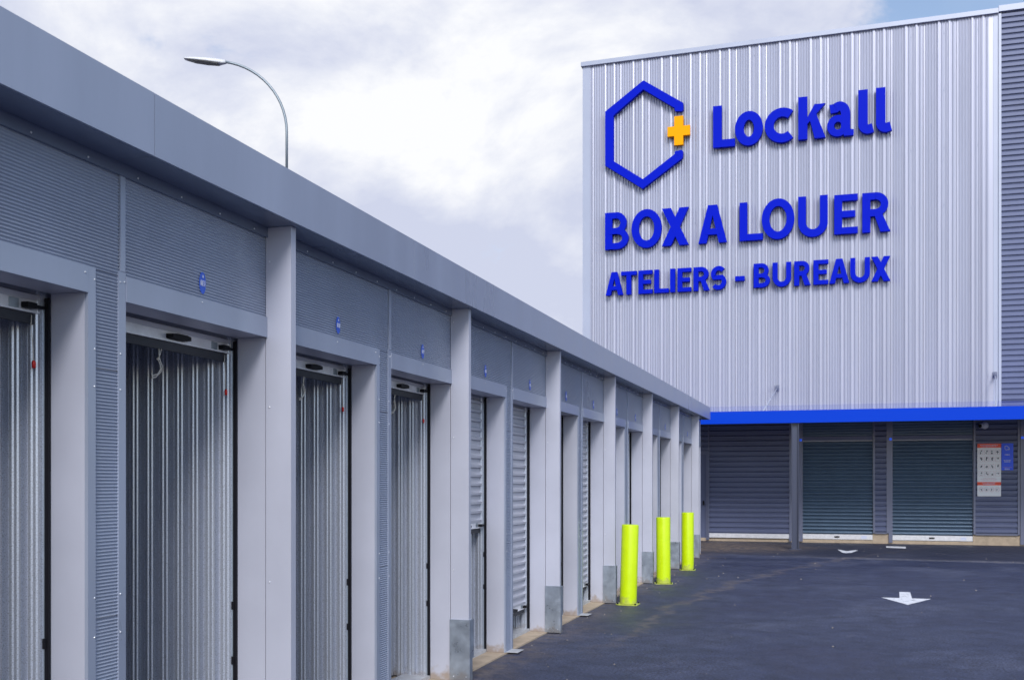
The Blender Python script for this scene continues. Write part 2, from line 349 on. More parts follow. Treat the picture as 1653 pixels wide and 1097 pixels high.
DOOR = {}   # (bay, side) -> height of the curtain's lower edge
for k in range(-2, 7):
    for sd in 'AB': DOOR[k, sd] = 2.372
DOOR[2 - 1 + 0, 'A'] = 1.21      # third visible bay, first doorway (bay index counts from pillar at 5.28)
DOOR[1, 'B'] = 0.27
DOOR[2, 'B'] = 0.24; DOOR[3, 'A'] = 0.10; DOOR[3, 'B'] = 0.10; DOOR[5, 'A'] = 0.1
BAYNAME = {}
def curtain(zb, y0, y1):
    mb = MB(); A = []; B = []; X = -3.312; z = zb + 0.05; pitch = 0.087
    prof = [(0.0, -0.006), (0.003, 0.014), (0.026, 0.016), (0.036, 0.002), (0.048, -0.002), (0.080, -0.002)]
    while z < 2.50:
        for dz, d in prof:
            A.append((X + d, y0, z + dz)); B.append((X + d, y1, z + dz))
        z += pitch
    # rolls back on to its drum
    for i in range(1, 22):
        a = math.radians(i * 13); r = 0.15 - i * 0.001; w = 0.006 if i % 3 == 0 else 0
        A.append((X - 0.15 + (r + w) * math.cos(a), y0, z + (r + w) * math.sin(a))); B.append((X - 0.15 + (r + w) * math.cos(a), y1, z + (r + w) * math.sin(a)))
    mb.sheet(A, B, False)
    return mb
def make_door(zb, y0, y1, opened):
    yc = (y0 + y1) / 2
    d = curtain(zb, y0 + 0.006, y1 - 0.006).build('roller_door', 'slat', row)
    t = MB(); t.box(-3.330, -3.302, y0 + .01, y1 - .01, zb, zb + .052); t.box(-3.3015, -3.296, y0 + .01, y1 - .02, zb - 0.002, zb + .006); t.build('bottom_bar', 'bar', d)
    t = MB(); t.box(-3.326, -3.310, y0 + .02, y1 - .02, zb - .046, zb - .003); t.build('rubber_seal', 'rubber', d)
    t = MB(); pts = [(-.085, -.012), (-.06, -.016), (.06, -.016), (.085, -.012), (.085, .010), (.045, .016), (-.045, .016), (-.085, .010)]
    t.prism(pts, lambda a, b: (-3.301, yc + .09 + a, zb + .026 + b), lambda a, b: (-3.262, yc + .09 + a * .93, zb + .026 + b * .9)); t.build('handle', 'black', d)
    t = MB(); t.box(-3.3018, -3.2995, y1 - .20, y1 - .145, zb + .008, zb + .048)
    t.mat(1).box(-3.3015, -3.265, y1 - .13, y1 - .075, zb + .012, zb + .036); t.box(-3.290, -3.273, y1 - .075, y1 - .01, zb + .018, zb + .030)
    t.build('latch', ['rail', 'black'], d)
    # guide rails; black strips stand in for the shade of the jamb gap
    for yy in (y1 - 0.018, y0 + 0.006):
        t = MB(); (t.box(-3.302, -3.281, yy, yy + .012, .046, 2.40) if opened or zb > 1 else t.mat(1).box(-3.296, -3.281, yy, yy + .012, .046, 2.40)); t.mat(1); t.box(-3.2805, -3.2605, yy + .002, yy + .012, .046, 2.44)
        for zz in (0.62, 0.93): t.box(-3.294, -3.270, yy - .004, yy - .0002, zz, zz + .045)
        t.build('guide_rail', ['rail', 'black'], d)
    if opened:
        r = MB(); Y = yc - 0.02 + random.uniform(-.02, .02); X = -3.315; fl = random.uniform(.8, 1.15)
        path = [(0, 0), (-.004, -.03), (0, -.055), (.03, -.085), (.024, -.115), (-.02, -.145), (-.065, -.155), (-.07, -.145), (-.02, -.132), (.012, -.105), (.016, -.08), (-.006, -.055), (.012, -.03), (.022, 0)]
        r.tube([(X + .004 * math.sin(i), Y + a * fl, zb - .046 + b) for i, (a, b) in enumerate(path)], 0.0030, 6)
        r.tube([(X, Y - .012, zb - .1), (X, Y + .004, zb - .1)], 0.0065, 6)
        r.build('pull_rope', 'rope', d)
        c = MB(); Y = y1 - .07; c.tube([(-3.30, Y, 2.36), (-3.298, Y - .006, 2.32), (-3.297, Y + .002, 2.24), (-3.299, Y + .010, 2.165)], 0.0019, 6)
        c.mat(1).tube([(-3.299, Y + .010, 2.168), (-3.299, Y + .011, 2.16), (-3.299, Y + .012, 2.135)], [.005, .009, .0075], 8)
        c.build('release_cord', ['rope', 'red'], d)
    return d
def liner(y, x0=-3.285, x1=-7.28):
    mb = MB(); A = []; B = []; x = x0; n = 0
    prof = [(0.0, .034), (.004, .001), (.014, 0.0), (.020, -.006), (.027, -.006), (.029, 0.0), (.040, 0.0), (.046, -.006), (.053, -.006), (.055, 0.0), (.066, 0.0), (.072, .034)]
    while x > x1:
        for dx, d in prof:
            if x - dx < x1: break
            A.append((x - dx, y + d, 0.03)); B.append((x - dx, y + d, 3.10))
        x -= 0.1; n += 1
    mb.sheet(A, B, False)
    for zz in (1.62, 2.25):
        for i in range(3): mb.mat(1); screw(mb, (x0 - .145 - i * .3, y, zz), .004, (0, -1, 0)); 
    return mb
def bay(k):
    P = Ps[k]; last = (k == 6); Pn = P + STEP
    ym = P + MC; ya = P + AE
    # pillar
    m = MB(); m.box(-3.078, -2.9205, P - .004, P + .05, 0.016, 3.069)
    m.mat(1)
    for zz in (.35 + .0, 1.0, 2.05, 2.9): screw(m, (-3.055, P - .004, zz + random.uniform(-.1, .1)), .0055, (0, -1, 0))
    m.mat(0)
    pl = m.build('pillar', ['paint', 'screw'], row, bevel=0.0)
    m = MB(); m.box(-3.084, -2.910, P - .016, P - .0045, 0.012, .517); m.box(-2.9195, -2.908, P - .0155, P + .085, .20, .515); m.box(-2.9195, -2.909, P - .015, P + .055, .004, .1995)
    m.mat(1)
    for q in (-3.05, -2.94): screw(m, (q, P - .017, .05), .005, (0, -1, 0))
    m.build('kick_plate', ['galv', 'screw'], pl)
    # jambs
    m = MB(); m.box(-3.26, -3.084, P, P + AS, 0.016, 2.459); m.build('jamb', 'paint', row)
    m = MB(); m.box(-3.26, -3.086, ya, (24.4395 if last else ym + .048), 0.016, 2.459); m.build('jamb', 'paint', row)
    m = MB(); m.box(-3.26, -3.086, P + .0005, (24.4395 if last else Pn - .0005), 2.460, 3.069); m.build('header', 'paint', row)
    # upper ribbed panels
    ribs_h(-3.080, P + .05, (24.44 if last else ym + .008), 2.568, 3.02).build('ribbed_panel', 'ribbed', row)
    if not last: ribs_h(-3.080, ym + .045, Pn, 2.568, 3.02).build('ribbed_panel', 'ribbed', row)
    # slim ribbed strips beside the doorway
    if not last:
        m = MB()
        for z0, z1 in ((.016, 1.056), (1.062, 2.138), (2.144, 2.566)): ribs_h(-3.081, ya + .05, ym, z0, z1, mb=m)
        m.mat(1)
        m.build('ribbed_strip', ['ribbed', 'screw'], row)
        f = MB(); f.box(-3.0855, -3.0735, ym, ym + .05, .016, 2.588); f.box(-3.0855, -3.072, ym + .012, ym + .046, 2.589, 3.016)
        f.mat(1)
        for zz in (.98, 1.15, 2.06, 2.22, 2.54): screw(f, (-3.0735, ym + .012, zz), .0045)
        screw(f, (-3.0735, ym + .04, 2.545), .0045)
        f.build('cover_strip', ['ribbed', 'screw'], row)
        f = MB(); f.box(-3.075, -2.955, ya + .03, ym + .02, .0145, .018); f.build('foot_plate', 'sill', row)
    ribs_h(-3.074, P + .05, P + AS, .016, 2.46).build('ribbed_strip', 'ribbed', row)
    # jamb flashing
    f = MB(); f.box(-3.0855, -3.070, ya + .0005, ya + .05, .016, 2.571); f.mat(1)
    for zz in (.98, 1.15, 2.06, 2.22, 2.52): screw(f, (-3.070, ya + .042, zz), .0045)
    f.build('jamb_flashing', ['ribbed', 'screw'], row)
    # lintels
    f = MB(); f.box(-3.0855, -3.068, P + .05, ya - .0005, 2.457, 2.571); f.mat(1)
    screw(f, (-3.068, P + .86, 2.54), .0045); screw(f, (-3.068, ya - .02, 2.54), .0045); f.build('lintel', ['ribbed', 'screw'], row)
    if not last:
        f = MB(); f.box(-3.0855, -3.068, ym + .0505, Pn - .0045, 2.457, 2.571); f.mat(1)
        screw(f, (-3.068, (ym + Pn) / 2, 2.55), .0045); f.build('lintel', ['ribbed', 'screw'], row)
    # flashing under the soffit
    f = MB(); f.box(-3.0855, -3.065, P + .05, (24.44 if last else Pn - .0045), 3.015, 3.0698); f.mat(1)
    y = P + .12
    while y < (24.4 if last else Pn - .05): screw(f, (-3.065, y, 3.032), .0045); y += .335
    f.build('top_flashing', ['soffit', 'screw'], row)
    # sills and partitions
    f = MB(); f.box(-3.50, -3.262, P + AS, ya, .0145, .045); f.build('sill', 'sill', row)
    make_door(DOOR[k, 'A'], P + AS, ya, DOOR[k, 'A'] > 2)
    liner(ya - .035).build('partition_wall', ['liner', 'screw'], row)
    if not last:
        f = MB(); f.box(-3.50, -3.262, ym + .05, Pn, .0145, .045); f.build('sill', 'sill', row)
        make_door(DOOR[k, 'B'], ym + .05, Pn, DOOR[k, 'B'] > 2)
        liner(Pn - .03).build('partition_wall', ['liner', 'screw'], row)
for k in range(-2, 7): bay(k)

# ------------------------------------------------------------------ lettering helpers
def arc(cx, cy, rx, ry, a0, a1, n=16):
    return [(cx + rx * math.cos(math.radians(a0 + (a1 - a0) * i / n)), cy + ry * math.sin(math.radians(a0 + (a1 - a0) * i / n))) for i in range(n + 1)]
def offs(pts, w, closed):
    L, R = [], []; n = len(pts)
    for i in range(n):
        p = Vector(pts[i])
        a = Vector(pts[(i - 1) % n]) if (closed or i > 0) else None
        b = Vector(pts[(i + 1) % n]) if (closed or i < n - 1) else None
        d1 = (p - a).normalized() if a is not None and (p - a).length > 1e-9 else None
        d2 = (b - p).normalized() if b is not None and (b - p).length > 1e-9 else None
        d1 = d1 or d2; d2 = d2 or d1
        n1 = Vector((-d1.y, d1.x)); n2 = Vector((-d2.y, d2.x)); nn = (n1 + n2)
        nn = nn.normalized(); sc = w / 2 / max(.35, nn.dot(n1))
        L.append(tuple(p + nn * sc)); R.append(tuple(p - nn * sc))
    return L, R
def glyph(ch, w, h, t):
    q = lambda *p: ('q', list(p)); r = lambda pts, tt=t, closed=False: ('r', pts, tt, closed); i = t / 2
    if ch == 'L': return [q((0, 0), (t, 0), (t, h), (0, h)), q((t * .9, 0), (w, 0), (w, t * .86), (t * .9, t * .86))]
    if ch in 'Oo': return [r(arc(w / 2, h / 2, w / 2 - i, h / 2 - i * .95, 0, 360, 44)[:-1], t, True)]
    if ch == '0': return [r(arc(w / 2, h / 2, w / 2 - i, h / 2 - i, 0, 360, 16)[:-1], t, True)]
    if ch == '1': return [q((w * .5 - i, 0), (w * .5 + i, 0), (w * .5 + i, h), (w * .5 - i, h)), q((w * .1, h * .72), (w * .5, h - t), (w * .5, h), (w * .1, h * .85))]
    if ch == '2': return [r([(i, h * .74)] + arc(w / 2, h * .70, w / 2 - i, h * .3 - i, 160, -20, 8) + [(i, i), (w, i)])]
    if ch == '3': return [r(arc(w / 2, h * .73, w / 2 - i, h * .27 - i, 150, -90, 8)), r(arc(w / 2, h * .27, w / 2 - i, h * .27 - i, 90, -150, 8))]
    if ch == '9': return [r(arc(w / 2, h * .70, w / 2 - i, h * .3 - i, 0, 360, 12)[:-1], t, True), r([(w - i, h * .7), (w * .7, 0)])]
    if ch == '8': return [r(arc(w / 2, h * .74, w / 2 - i, h * .26 - i, 0, 360, 12)[:-1], t, True), r(arc(w / 2, h * .26, w / 2 - i, h * .28 - i, 0, 360, 12)[:-1], t, True)]
    if ch == '7': return [r([(0, h - i), (w - i, h - i), (w * .35, 0)])]
    if ch == '6': return [r(arc(w / 2, h * .3, w / 2 - i, h * .3 - i, 0, 360, 12)[:-1], t, True), r([(i, h * .3), (w * .6, h)])]
    if ch == '5': return [r([(w, h - i), (i, h - i), (i, h * .55)] + arc(w * .45, h * .3, w * .55 - i, h * .3 - i, 80, -140, 8))]
    if ch == '4': return [r([(w * .7, 0), (w * .7, h), (0, h * .3), (w, h * .3)])]
    if ch == 'c': return [r(arc(w * .60, h / 2, w * .60 - i, h / 2 - i * .95, 50, 310, 34))]
    if ch == 'X': return [q((0, 0), (t * 1.25, 0), (w, h), (w - t * 1.25, h)), q((w, 0), (w - t * 1.25, 0), (0, h), (t * 1.25, h))]
    if ch == 'A': return [q((0, 0), (t * 1.08, 0), (w / 2 + t * .3, h), (w / 2 - t * .62, h)), q((w, 0), (w - t * 1.08, 0), (w / 2 - t * .3, h), (w / 2 + t * .62, h)), q((w * .24, h * .22), (w * .76, h * .22), (w * .71, h * .22 + t * .8), (w * .29, h * .22 + t * .8))]
    if ch == 'U':
        rr = w / 2 - i
        return [r([(i, h), (i, rr * 1.05 + i)] + arc(w / 2, rr * 1.05 + i * .9, rr, rr * 1.05, 180, 360, 24) + [(w - i, h)])]
    if ch == 'E': b = t * .84; return [q((0, 0), (t, 0), (t, h), (0, h)), q((t * .9, 0), (w, 0), (w, b), (t * .9, b)), q((t * .9, h - b), (w, h - b), (w, h), (t * .9, h)), q((t * .9, h / 2 - b / 2), (w * .90, h / 2 - b / 2), (w * .90, h / 2 + b / 2), (t * .9, h / 2 + b / 2))]
    if ch == 'T': b = t * .84; return [q((w / 2 - i, 0), (w / 2 + i, 0), (w / 2 + i, h), (w / 2 - i, h)), q((0, h - b), (w, h - b), (w, h - .001), (0, h - .001))]
    if ch == 'I': return [q((0, 0), (w, 0), (w, h), (0, h))]
    if ch == '-': return [q((0, 0), (w, 0), (w, h), (0, h))]
    if ch == 'R':
        ym = h * .40; ry = (h - ym) / 2; b = t * .92
        return [q((0, 0), (t, 0), (t, h), (0, h)), r([(t * .5, h - b / 2), (w * .48, h - b / 2)] + arc(w * .48, ym + ry, w * .45 - b / 2, ry - b / 2, 90, -90, 20) + [(t * .5, ym + b / 2)], b), q((w * .40, ym + b * .5), (w * .40 + t * .95, ym + b * .62), (w, 0), (w - t * 1.2, 0))]
    if ch == 'B':
        ym = h * .52; b = t * .86; y2 = h * .5 + b * .45
        return [q((0, 0), (t, 0), (t, h), (0, h)),
                r([(t * .5, h - b / 2), (w * .48, h - b / 2)] + arc(w * .48, (h + y2 - b) / 2, w * .44 - t / 2, (h - y2 + b) / 2 - b / 2, 90, -90, 18) + [(t * .5, y2 - b / 2)], b),
                r([(t * .5, y2 - b / 2), (w * .50, y2 - b / 2)] + arc(w * .50, y2 / 2, w * .5 - t / 2, y2 / 2 - b / 2, 90, -90, 18) + [(t * .5, b / 2)], b)]
    if ch == 'S':
        b = t * .92; R1 = h * .26
        top = arc(w * .50, h - b / 2 - R1 + b * .1, w * .5 - b * .55, R1 - b * .1, 38, 215, 18); bot = arc(w * .48, b / 2 + R1 - b * .1, w * .5 - b * .5, R1 - b * .1, 50, -142, 18)
        return [r(top + bot, b)]
    if ch == 'k': return [q((0, 0), (t, 0), (t, h), (0, h)), q((t * .8, h * .40), (t * .8, h * .40 + t * .2), (w - t * 1.3, h * .80), (w - t * .06, h * .80)) if False else q((t * .9, h * .33), (t * .9, h * .47), (w - t * 1.22, h * .80), (w - t * .02, h * .80)), q((t * 1.25, h * .45), (t * 1.95, h * .58), (w, 0), (w - t * 1.2, 0))]
    if ch == 'a':
        rr = w * .40
        return [r(arc(w * .41, h * .31, w * .41 - i * .8, h * .31 - i * .78, 0, 360, 30)[:-1], t * .76, True),
                r([(t * .35, h * .80)] + arc(w * .47, h * .63, w * .40 - i, h * .37 - i, 128, 0, 18) + [(w * .87 - i, h * .12)], t),
                q((w * .80 - i, 0), (w, 0), (w, h * .16), (w * .80 - i, h * .24))]
    if ch == 'l': return [r([(i, h), (i, h * .26)] + arc(w * .62, h * .22, w * .62 - i, h * .22 - i * .9, 180, 285, 12) + [(w - .03, h * .115)], t)]
def add_glyph(mb, ch, x, z, w, h, t, yf, yb):
    """yf = front plane, yb = back plane; pieces of one letter sit 3 mm in front of one another"""
    for n, pc in enumerate(glyph(ch, w, h, t)):
        e = n * 0.003
        F = lambda a, b: (x + a, yf - e, z + b); Bk = lambda a, b: (x + a, yb - e, z + b)
        if pc[0] == 'q': mb.prism(pc[1], F, Bk)
        else:
            L, R = offs(pc[1], pc[2], pc[3]); k = len(L); n0 = len(mb.v)
            for a, b in zip(L, R): mb.v += [F(*a), F(*b), Bk(*a), Bk(*b)]
            rng = range(k) if pc[3] else range(k - 1)
            for i in rng:
                j = (i + 1) % k; A = n0 + 4 * i; B = n0 + 4 * j
                mb.face([A, A + 1, B + 1, B]); mb.face([A + 2, B + 2, B + 3, A + 3]); mb.face([A, B, B + 2, A + 2]); mb.face([A + 1, A + 3, B + 3, B + 1])
            if not pc[3]:
                mb.face([n0, n0 + 2, n0 + 3, n0 + 1]); E_ = n0 + 4 * (k - 1); mb.face([E_, E_ + 1, E_ + 3, E_ + 2])

# ------------------------------------------------------------------ number stickers over the doorways
def sticker(y, num, label):
    t = thing('number_sticker', label, 'number sticker', (-3.0745, y, 2.65), 'round number stickers over the doorways', local=True)
    m = MB(); pts = [(.027 * math.cos(a * math.pi / 20), .055 * math.sin(a * math.pi / 20)) for a in range(40)]
    m.prism(pts, lambda a, b: (-.003, a, b), lambda a, b: (.0, a, b)); m.build('disc', 'sticker', t)
    m = MB()
    for i, ch in enumerate(num):
        mm = MB(); add_glyph(mm, ch, -.0225 + i * .0115, -.016, .0095, .030, .0034, 0, 1)
        n0 = len(m.v); m.v += [(0.0012 + (0.001 if v[1] < .5 else 0) - (v[1] if v[1] < .5 else v[1] - 1) * .1, v[0], v[2]) for v in mm.v]
        for f in mm.f: m.face([n0 + q for q in f])
    m.prism([(-.005, .026), (.005, .026), (.005, .036), (0, .042), (-.005, .036)], lambda a, b: (.0005, a, b), lambda a, b: (.0015, a, b))
    m.build('number', 'ink_white', t)
ORD = ['first', 'second', 'third', 'fourth', 'fifth', 'sixth', 'seventh']
cnt = 31; seq = []
for k in range(-1, 6):
    P = Ps[k]
    if k >= 0: seq.append((P + AS + (AE - AS) / 2 + .02, k, 'A'))
    seq.append(((P + MC + .05 + P + STEP) / 2 - .01, k, 'B'))
LBL = ['round blue number sticker over the widest open doorway, nearest the camera',
       'round blue sticker over the open doorway right behind the nearest full-height pillar',
       'blue number sticker over the open doorway just before the half-raised roller door',
       'small blue sticker over the roller door raised to waist height',
       'small blue sticker over the roller door lowered almost to the ground, nearest such door',
       'small blue sticker over the open doorway with a red-tipped cord, after the almost lowered door',
       'small blue sticker over the second almost lowered roller door',
       'tiny blue sticker in the bay behind the nearest yellow bollard, left panel',
       'tiny blue sticker in the bay behind the nearest yellow bollard, right panel',
       'tiny blue sticker in the bay behind the middle yellow bollard, left panel',
       'tiny blue sticker in the bay behind the middle yellow bollard, right panel',
       'tiny blue sticker in the last full bay by the farthest bollard, left panel',
       'tiny blue sticker in the last full bay by the farthest bollard, right panel']
for (y, k, sd), lb in zip(seq, LBL):
    sticker(y, '%04d' % cnt, lb); cnt -= 1

# ================================================================== big building
FY = 30.0
big = thing('storage_warehouse', 'tall warehouse with pale ribbed cladding above a dark ground floor, across the yard', 'warehouse', (-1.5, 36, 0))
def roofz(x): return 13.66 + (x + 7.147) * 0.0101
# core walls
m = MB(); m.prism([(-7.13, 0.02), (14, 0.02), (14, roofz(14)), (-7.13, roofz(-7.13))], lambda a, b: (a, 30.07, b), lambda a, b: (a, 52, b)); m.build('wall', 'trim', big)
# pale vertical ribbed cladding
def clad_profile():
    pts = []; x = -6.94
    feats = []
    n = -12
    while True:
        b0 = 1.637 + 0.8125 * n
        if b0 > 3.8: break
        feats += [(b0, 1), (b0 + .26, 1), (b0 + .087, 0), (b0 + .173, 0), (b0 + .35, 0), (b0 + .44, 2)] + [(b0 + .44 + .073 * i, 0) for i in range(1, 5)]
        n += 1
    feats.sort()
    pts.append((-6.93, 0))
    for fx, kd in feats:
        if fx < -6.87 or fx > 3.70: continue
        if kd == 1: pts += [(fx - .040, 0), (fx - .033, -.028), (fx - .016, -.034), (fx + .004, -.034), (fx + .034, -.026), (fx + .040, 0)]
        elif kd == 0: pts += [(fx - .034, 0), (fx - .004, -.017), (fx + .004, -.017), (fx + .034, 0)]
        else: pts += [(fx - .030, 0), (fx - .012, -.012), (fx - .010, .014), (fx + .000, .014), (fx + .004, -.006), (fx + .03, 0)]
    pts.append((3.765, 0))
    return pts
pr = clad_profile()
m = MB(); m.sheet([(x, FY + d, 3.70) for x, d in pr], [(x, FY + d, roofz(x) - .02) for x, d in pr])
m.mat(1)
m.build('pale_cladding', ['clad', 'screw'], big)
# screws in slanting rows on the cladding
m = MB()
for iz in range(7):
    for i, xx in enumerate([1.637 + .8125 * n + .13 for n in range(-10, 3)]):
        zz = 4.4 + iz * 1.5
        m.box(xx - .008, xx + .008, FY - .010, FY + .001, zz, zz + .02)
m.build('cladding_screws', 'trim', big)
# trims and coping
m = MB(); m.prism([(-7.15, 3.6), (-6.93, 3.6), (-6.93, roofz(-6.93)), (-7.15, roofz(-7.15))], lambda a, b: (a, FY - .02, b), lambda a, b: (a, 30.2, b)); m.build('corner_trim', 'trim', big)
m = MB(); m.prism([(3.765, 3.6), (3.885, 3.6), (3.885, roofz(3.885)), (3.765, roofz(3.765))], lambda a, b: (a, FY - .012, b), lambda a, b: (a, 30.1, b)); m.box(3.886, 3.95, FY - .05, 30.1, 3.6, 13.74); m.build('corner_trim', 'trim', big)
m = MB(); m.prism([(-7.19, roofz(-7.19) - .02), (3.885, roofz(3.885) - .02), (3.885, roofz(3.885) + .10), (-7.19, roofz(-7.19) + .10)], lambda a, b: (a, FY - .085, b), lambda a, b: (a, 52.1, b))
m.prism([(3.8855, roofz(3.9) + .0), (14.1, roofz(14.1) + .0), (14.1, roofz(14.1) + .15), (3.8855, roofz(3.9) + .15)], lambda a, b: (a, FY - .10, b), lambda a, b: (a, 52.1, b))
m.prism([(3.8855, roofz(3.9) + .1), (3.93, roofz(3.9) + .1), (3.93, roofz(3.9) + .155), (3.8855, roofz(3.9) + .155)], lambda a, b: (a, FY - .104, b), lambda a, b: (a, 30.5, b)) if False else None
m.build('coping', 'trim', big)
# dark horizontal cladding: pitch 0.143
def hclad(x0, x1, z0, z1, y=FY, pitch=.143, mb=None, amp=.040):
    mb = mb or MB(); A = []; B = []; z = z0
    prof = [(0, .0), (.026, .0), (.034, -amp), (.112, -amp), (.136, -.006)]
    sc = pitch / .143
    while z < z1 - 1e-6:
        for dz, d in prof:
            zz = min(z + dz * sc, z1); A.append((x0, y + d, zz)); B.append((x1, y + d, zz))
        z += pitch
    return mb.sheet(A, B)
hclad(3.952, 14.0, 3.60, roofz(3.9) + .02).build('dark_cladding', 'dark_clad', big)
m = hclad(3.335, 4.335, .30, 3.59, y=30.0)
m.mat(1); m.box(3.285, 3.334, 29.94, 30.06, .28, 3.6); m.box(4.336, 4.385, 29.94, 30.06, .28, 3.6); m.box(3.3345, 4.3355, 29.945, 30.06, .262, .298)
m.build('dark_cladding', ['dark_clad', 'dark_trim'], big)
m = hclad(.86, 1.15, .30, 3.59, y=30.0)
m.mat(1); m.box(.815, .859, 29.94, 30.06, .28, 3.6); m.box(1.151, 1.205, 29.94, 30.06, .28, 3.6); m.box(.8595, 1.1505, 29.945, 30.06, .262, .298)
m.build('dark_cladding', ['dark_clad', 'dark_trim'], big)
hclad(-7.1, -3.56, 2.50, 3.59).build('dark_cladding', 'dark_clad', big)
hclad(-7.1, -3.95, .30, 2.50).build('dark_cladding', 'dark_clad', big)
m = hclad(-3.52, -1.36, .22, 3.59, y=30.0); m.mat(1); m.box(-3.558, -3.521, 29.94, 30.06, .03, 3.6); m.box(-1.358, -1.30, 29.93, 30.06, .03, 3.6)
m.mat(2); m.box(-3.5205, -1.3585, 29.95, 30.06, .10, .219)
m.build('ribbed_shutter', ['dark_clad', 'dark_trim', 'bar'], big)
# plinth
m = MB(); m.box(-7.1, -3.96, 30.0, 30.069, -.05, .261); m.box(-3.96, .8, 30.01, 30.069, -.05, .085); m.box(.8, 1.30, 30.0, 30.069, -.05, .261); m.box(1.30, 3.28, 30.01, 30.069, -.05, .085); m.box(3.28, 4.42, 30.0, 30.069, -.05, .261); m.box(4.42, 14, 30.0, 30.069, -.05, .085)
m.build('plinth', 'concrete', big)
# big roller doors
def big_door(x0, x1):
    m = MB(); A = []; B = []; z = .235; y = 30.045
    prof = [(0, .018), (.016, .018), (.019, -.020), (.055, -.024), (.088, .012)]
    while z < 2.72:
        for dz, d in prof: A.append((x0 + .10, y + d, z + dz)); B.append((x1 - .01, y + d, z + dz))
        z += .0965
    m.sheet(A, B, True); d = m.build('roller_door', 'teal', big)
    t = MB(); t.box(x0 + .10, x1 - .01, 30.0, 30.05, .10, .232); t.mat(1); t.box(x1 - .30, x1 - .16, 29.996, 29.9998, .125, .20)
    t.build('bottom_bar', ['bar', 'ink_white'], d)
    t = MB(); t.box((x0 + x1) / 2 - .03, (x0 + x1) / 2 + .10, 29.975, 29.9995, .15, .185); t.build('handle', 'black', d)
    t = MB(); A = []; B = []; z = 2.87
    while z < 3.58:
        for dz, dd in ((0, 0), (.02, -.012), (.05, -.012), (.07, 0)): A.append((x0 + .10, 30.0 + dd, z + dz)); B.append((x1 - .01, 30.0 + dd, z + dz))
        z += .075
    t.sheet(A, B); t.mat(1).box(x0 + .10, x1 - .01, 29.955, 30.06, 2.77, 2.868)
    t.build('shutter_box', ['teal', 'dark_clad'], big)
    t = MB(); t.box(x0, x0 + .098, 29.96, 30.06, .0 + .03, 3.59); t.build('door_frame', 'dark_trim', big)
    t = MB(); t.box(x0 + .015, x0 + .075, 29.93, 29.9595, 2.75, 2.81); t.build('indicator_light', 'led', big)  # small blue cube with a faint glow
big_door(-1.10, .812); big_door(1.206, 3.282); big_door(4.40, 6.4)
m = MB(); m.box(-3.90, -3.61, 30.02, 30.06, .05, 2.42); m.mat(1); m.box(-3.95, -3.90, 29.97, 30.065, .03, 2.49); m.box(-3.61, -3.56, 29.97, 30.065, .03, 2.49); m.box(-3.9, -3.61, 29.97, 30.065, 2.42, 2.49)
d = m.build('service_door', ['dark_clad', 'dark_trim'], big)
m = MB(); m.box(-3.70, -3.66, 29.96, 30.019, 1.0, 1.12); m.build('handle', 'black', d)
# canopy
CY = 26.7
m = MB(); m.box(-7.1, 14, CY, CY + .03, 3.08, 3.385)
m.mat(1).prism([(CY + .031, 3.340), (30.06, 3.70), (30.06, 3.745), (CY + .031, 3.385)], lambda a, b: (-7.1, a, b), lambda a, b: (14, a, b))
cn = m.build('canopy', ['blue', 'roof_blue'], big)
m = MB()
for xx in (-5.3, -1.08, 3.2, 7.6):
    m.prism([(CY + .035, 3.20), (30.0, 3.56), (30.0, 3.68), (CY + .035, 3.32)], lambda a, b: (xx - .05, a, b), lambda a, b: (xx + .05, a, b))
m.build('canopy_beam', 'dark_trim', cn).location = (0, 0, 0)
for a, b in (((-1.84, CY + .1, 3.37), (-1.67, 29.95, 4.22)), ((3.42, CY + .1, 3.37), (3.80, 29.93, 4.42)), ((7.9, CY + .1, 3.37), (8.0, 29.93, 4.4))):
    m = MB(); m.tube([a, b], .017, 8); va = Vector(a); vb = Vector(b); 
    m.mat(1).tube([vb - (vb - va) * .05, vb], .035, 8); m.box(b[0] - .05, b[0] + .05, 29.95, 30.0, b[2] - .09, b[2] + .07)
    m.build('tie_rod', ['trim', 'dark_trim'], big)
for xx in (-1.155, 7.6):
    m = MB(); y = 26.73 + .09
    m.box(xx, xx + .014, y - .085, y + .085, .012, 3.19); m.box(xx + .156, xx + .17, y - .085, y + .085, .012, 3.2); m.box(xx + .0141, xx + .1559, y - .005, y + .005, .012, 3.2)
    m.box(xx - .05, xx + .22, y - .14, y + .14, .001, .0115)
    m.build('canopy_post', 'post', big)

# ================================================================== wall sign
TF, TB = 29.80, 29.93
def sign_line(name, label, cat, specs, z, h, t, colour='letter'):
    xs = [s[1] for s in specs]
    r = thing(name, label, cat, ((min(xs) + max(s[2] for s in specs)) / 2, 29.87, z))
    for ch, x0, x1, zz, hh in specs:
        m = MB(); add_glyph(m, ch, x0, zz, x1 - x0, hh, t, TF, TB)
        m.mat(1)
        m.box((x0 + x1) / 2 - .02, (x0 + x1) / 2 + .02, TB - .02, 29.99, zz + min(hh * .05, .04), zz + min(hh * .05, .04) + .03) if ch in 'LEBUOoclakT-' and False else None
        m.build('letter', [colour, 'dark_trim'], r)
    return r
sign_line('name_sign', 'large blue raised letters of the company name, right of the hexagon logo', 'sign',
    [('L', -3.398, -2.80, 10.90, 1.15), ('o', -2.80, -2.05, 10.885, .93), ('c', -2.00, -1.23, 10.885, .93), ('k', -1.113, -.40, 10.905, 1.15), ('a', -.37, .32, 10.90, .93), ('l', .435, .835, 10.915, 1.165), ('l', .881, 1.285, 10.915, 1.175)], 10.9, 1.15, .238)
Z2, H2 = 8.27, 1.05
